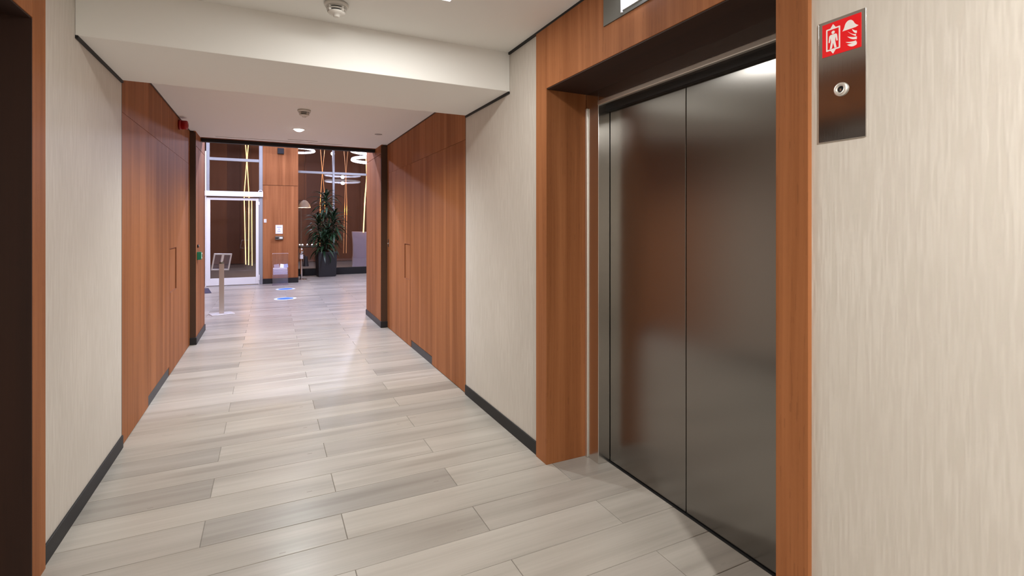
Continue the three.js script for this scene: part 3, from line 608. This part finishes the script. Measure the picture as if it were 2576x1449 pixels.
// ------------------------------------------------------------------ terrace beyond the glass
{
  structure(obj('terrace_floor', box(-7, 8, -0.12, -0.02, -23, -15.95), std(0.30, 0.27, 0.25, 0.5)));
  structure(obj('terrace_floor', box(-7, 0.68, -0.12, -0.02, -15.95, -14.1), std(0.30, 0.27, 0.25, 0.5)));
  const w = structure(group('wall_terrace'));
  for (let k = 0; k < 10; k++) obj('panel', box(-7 + 1.5 * k + 0.004, -5.5 + 1.5 * k - 0.004, 0, 5.3, -22.2, -22, 0.003), std(0.20, 0.082, 0.045, 0.7), w);
  structure(obj('ceiling_terrace', box(-7, 8, 5.2, 5.35, -22.2, -16.05), std(0.16, 0.075, 0.045, 0.8)));
  structure(obj('wall_terrace_left', box(-7.2, -7, 0, 5.3, -22.2, -14.1), std(0.16, 0.075, 0.045, 0.8)));
  structure(obj('wall_terrace_right', box(8, 8.2, 0, 5.3, -22.2, -16.1), std(0.16, 0.075, 0.045, 0.8)));
  const amber = glow([1.0, 0.62, 0.26], 2.4), amberDim = glow([1.0, 0.42, 0.16], 0.75), amberFaint = glow([0.75, 0.36, 0.17], 0.4);
  const led = (lines, z, m, label, lx, ly, grp) => {
    const t = tag(group('neon_tube_lamp', [0, 0, z]), label, 'light tube');
    lines.forEach(([p, r]) => obj('light_tube', tube(p.map(q => [q[0], q[1], 0]), r, 24, 6), m, t));
    if (grp) obj('cord', tube([[-0.52, 5.17, 0], [-0.462, 2.24, 0]], 0.003, 4, 5), BLACK, t);
    obj('ceiling_mount', box(lx - 0.12, lx + 0.12, 5.16, 5.2, -0.05, 0.05, 0.004), BLACK, t);
    const l = new THREE.PointLight(new THREE.Color().setRGB(...AMBER), 0.9); l.position.set(lx, ly, z + 0.12); l.castShadow = true; l.shadow.radius = 4; l.name = 'tube_light'; scene.add(l);
    return t;
  };
  led([[[[-0.72, 5.17], [-0.594, 3.43], [-0.665, 2.39], [-0.622, 0.30]], 0.013], [[[-0.46, 5.17], [-0.588, 3.43], [-0.536, 2.39], [-0.546, 0.28]], 0.013], [[[-0.462, 2.24], [-0.460, 1.60], [-0.452, 0.26]], 0.012]], -17, amber, 'three bright amber light tubes hanging outside behind the glass door', -0.55, 1.9, true);
  led([[[[1.48, 5.17], [1.628, 3.28], [1.560, 2.30], [1.55, 0.8]], 0.010], [[[1.80, 5.17], [1.632, 3.28], [1.71, 2.40], [1.72, 0.8]], 0.007]], -18, amberDim, 'crossing amber light tubes outside, left of the window mullion behind the plant', 1.63, 2.2);
  led([[[[2.24, 5.17], [2.386, 3.29], [2.35, 2.16], [2.31, 0.52]], 0.008], [[[2.55, 5.17], [2.392, 3.29], [2.42, 2.16], [2.40, 0.52]], 0.010]], -18, amberFaint, 'dim amber light tubes outside, just right of the plant', 2.39, 2.0);
  led([[[[2.86, 5.17], [2.905, 3.476], [2.922, 3.12], [2.86, 2.357], [2.809, 1.24]], 0.020]], -17, amber, 'thick bright amber light tube outside the window beside the right pier', 2.86, 2.2);
  // pale high-backed seat
  const s = tag(group('high_back_seat', [3.05, -0.02, -17.2]), 'pale lilac high-backed seat outside the window beside the right pier', 'seat');
  const F = std(0.34, 0.29, 0.36, 0.85);
  obj('back', (() => { const sh = new THREE.Shape(); sh.moveTo(-0.56, 0.10); sh.lineTo(0.56, 0.10); sh.lineTo(0.56, 1.22); sh.quadraticCurveTo(0, 1.26, -0.56, 1.27); sh.quadraticCurveTo(-0.50, 0.7, -0.56, 0.10); const g = new THREE.ExtrudeGeometry(sh, { depth: 0.10, bevelEnabled: true, bevelSize: 0.025, bevelThickness: 0.025, bevelSegments: 3 }); return g; })(), F, s);
  obj('seat', box(-0.5, 0.5, 0.16, 0.46, -0.55, -0.02, 0.05), F, s);
  for (const [x, z] of [[-0.46, -0.5], [0.46, -0.5], [-0.46, 0.05], [0.46, 0.05]]) obj('leg', cyl(0.022, 0.018, 0.17, x, 0.085, z, 12), SKIRT, s);
  // dome pendant and small lamps
  const dm = tag(group('dome_pendant', [1.02, 2.04, -17.2]), 'cream dome pendant lamp seen through the window at the left of the plant', 'pendant lamp');
  obj('shade', lathe([[0.035, 0.235], [0.09, 0.20], [0.16, 0.10], [0.185, 0.0], [0.178, 0.0], [0.15, 0.095], [0.085, 0.19], [0.03, 0.222]], 32), std(0.75, 0.60, 0.45, 0.4), dm);
  obj('bulb', new THREE.SphereGeometry(0.04, 16, 12).translate(0, 0.06, 0), glow([1, 0.85, 0.65], 4), dm);
  obj('cord', cyl(0.005, 0.005, 2.95, 0, 1.69, 0, 8), SKIRT, dm);
  const l = new THREE.PointLight(new THREE.Color().setRGB(1, 0.8, 0.6), 2.0); l.position.set(1.02, 2.10, -17.2); l.castShadow = true; l.name = 'dome_light'; scene.add(l);
  const gl = tag(group('globe_lamp', [1.96, 3.92, -18]), 'small white globe lamp outside, beside the top of the window mullion', 'pendant lamp');
  obj('globe', new THREE.SphereGeometry(0.065, 20, 14), glow([0.92, 0.94, 1], 3), gl); obj('cord', cyl(0.005, 0.005, 1.2, 0, 0.68, 0, 8), SKIRT, gl);
  const l2 = new THREE.PointLight(new THREE.Color().setRGB(0.9, 0.92, 1), 1.5); l2.position.set(1.96, 3.92, -18); l2.castShadow = true; l2.name = 'globe_light'; scene.add(l2);
  // low table with tea lights
  const tb = tag(group('low_table', [1.12, -0.02, -17.35]), 'low dark table outside the window carrying small bright tea lights', 'table');
  obj('table_top', box(-0.45, 0.45, 0.80, 0.83, -0.3, 0.3, 0.006), SKIRT, tb);
  for (const [x, z] of [[-0.4, -0.25], [0.4, -0.25], [-0.4, 0.25], [0.4, 0.25]]) obj('leg', box(x - 0.02, x + 0.02, 0, 0.8, z - 0.02, z + 0.02, 0.003), SKIRT, tb);
  [[-0.24, 0.22, 'leftmost'], [-0.16, 0.20, 'second from the left'], [-0.02, 0.22, 'third from the left'], [0.12, 0.2, 'fourth from the left'], [0.27, 0.18, 'rightmost']].forEach(([x, z, w]) => {
    const c = tag(group('tea_light', [1.12 + x, 0.81, -17.35 + z]), `small glowing tea light on the low table outside, ${w} of five`, 'tea light', 'tea lights on the low table outside');
    obj('cup', lathe([[0, 0], [0.026, 0], [0.032, 0.05], [0.029, 0.05], [0.024, 0.008], [0, 0.008]], 16), std(0.7, 0.7, 0.75, 0.2), c);
    obj('flame', new THREE.SphereGeometry(0.024, 12, 10).scale(1, 1.2, 1).translate(0, 0.045, 0), glow([1, 0.95, 0.95], 6), c);
    const q = new THREE.PointLight(new THREE.Color().setRGB(1, 0.9, 0.85), 0.06); q.position.set(1.12 + x, 0.855, -17.35 + z); q.castShadow = true; q.name = 'tea_light_glow'; scene.add(q);
  });
}

renderer.render(scene, camera);
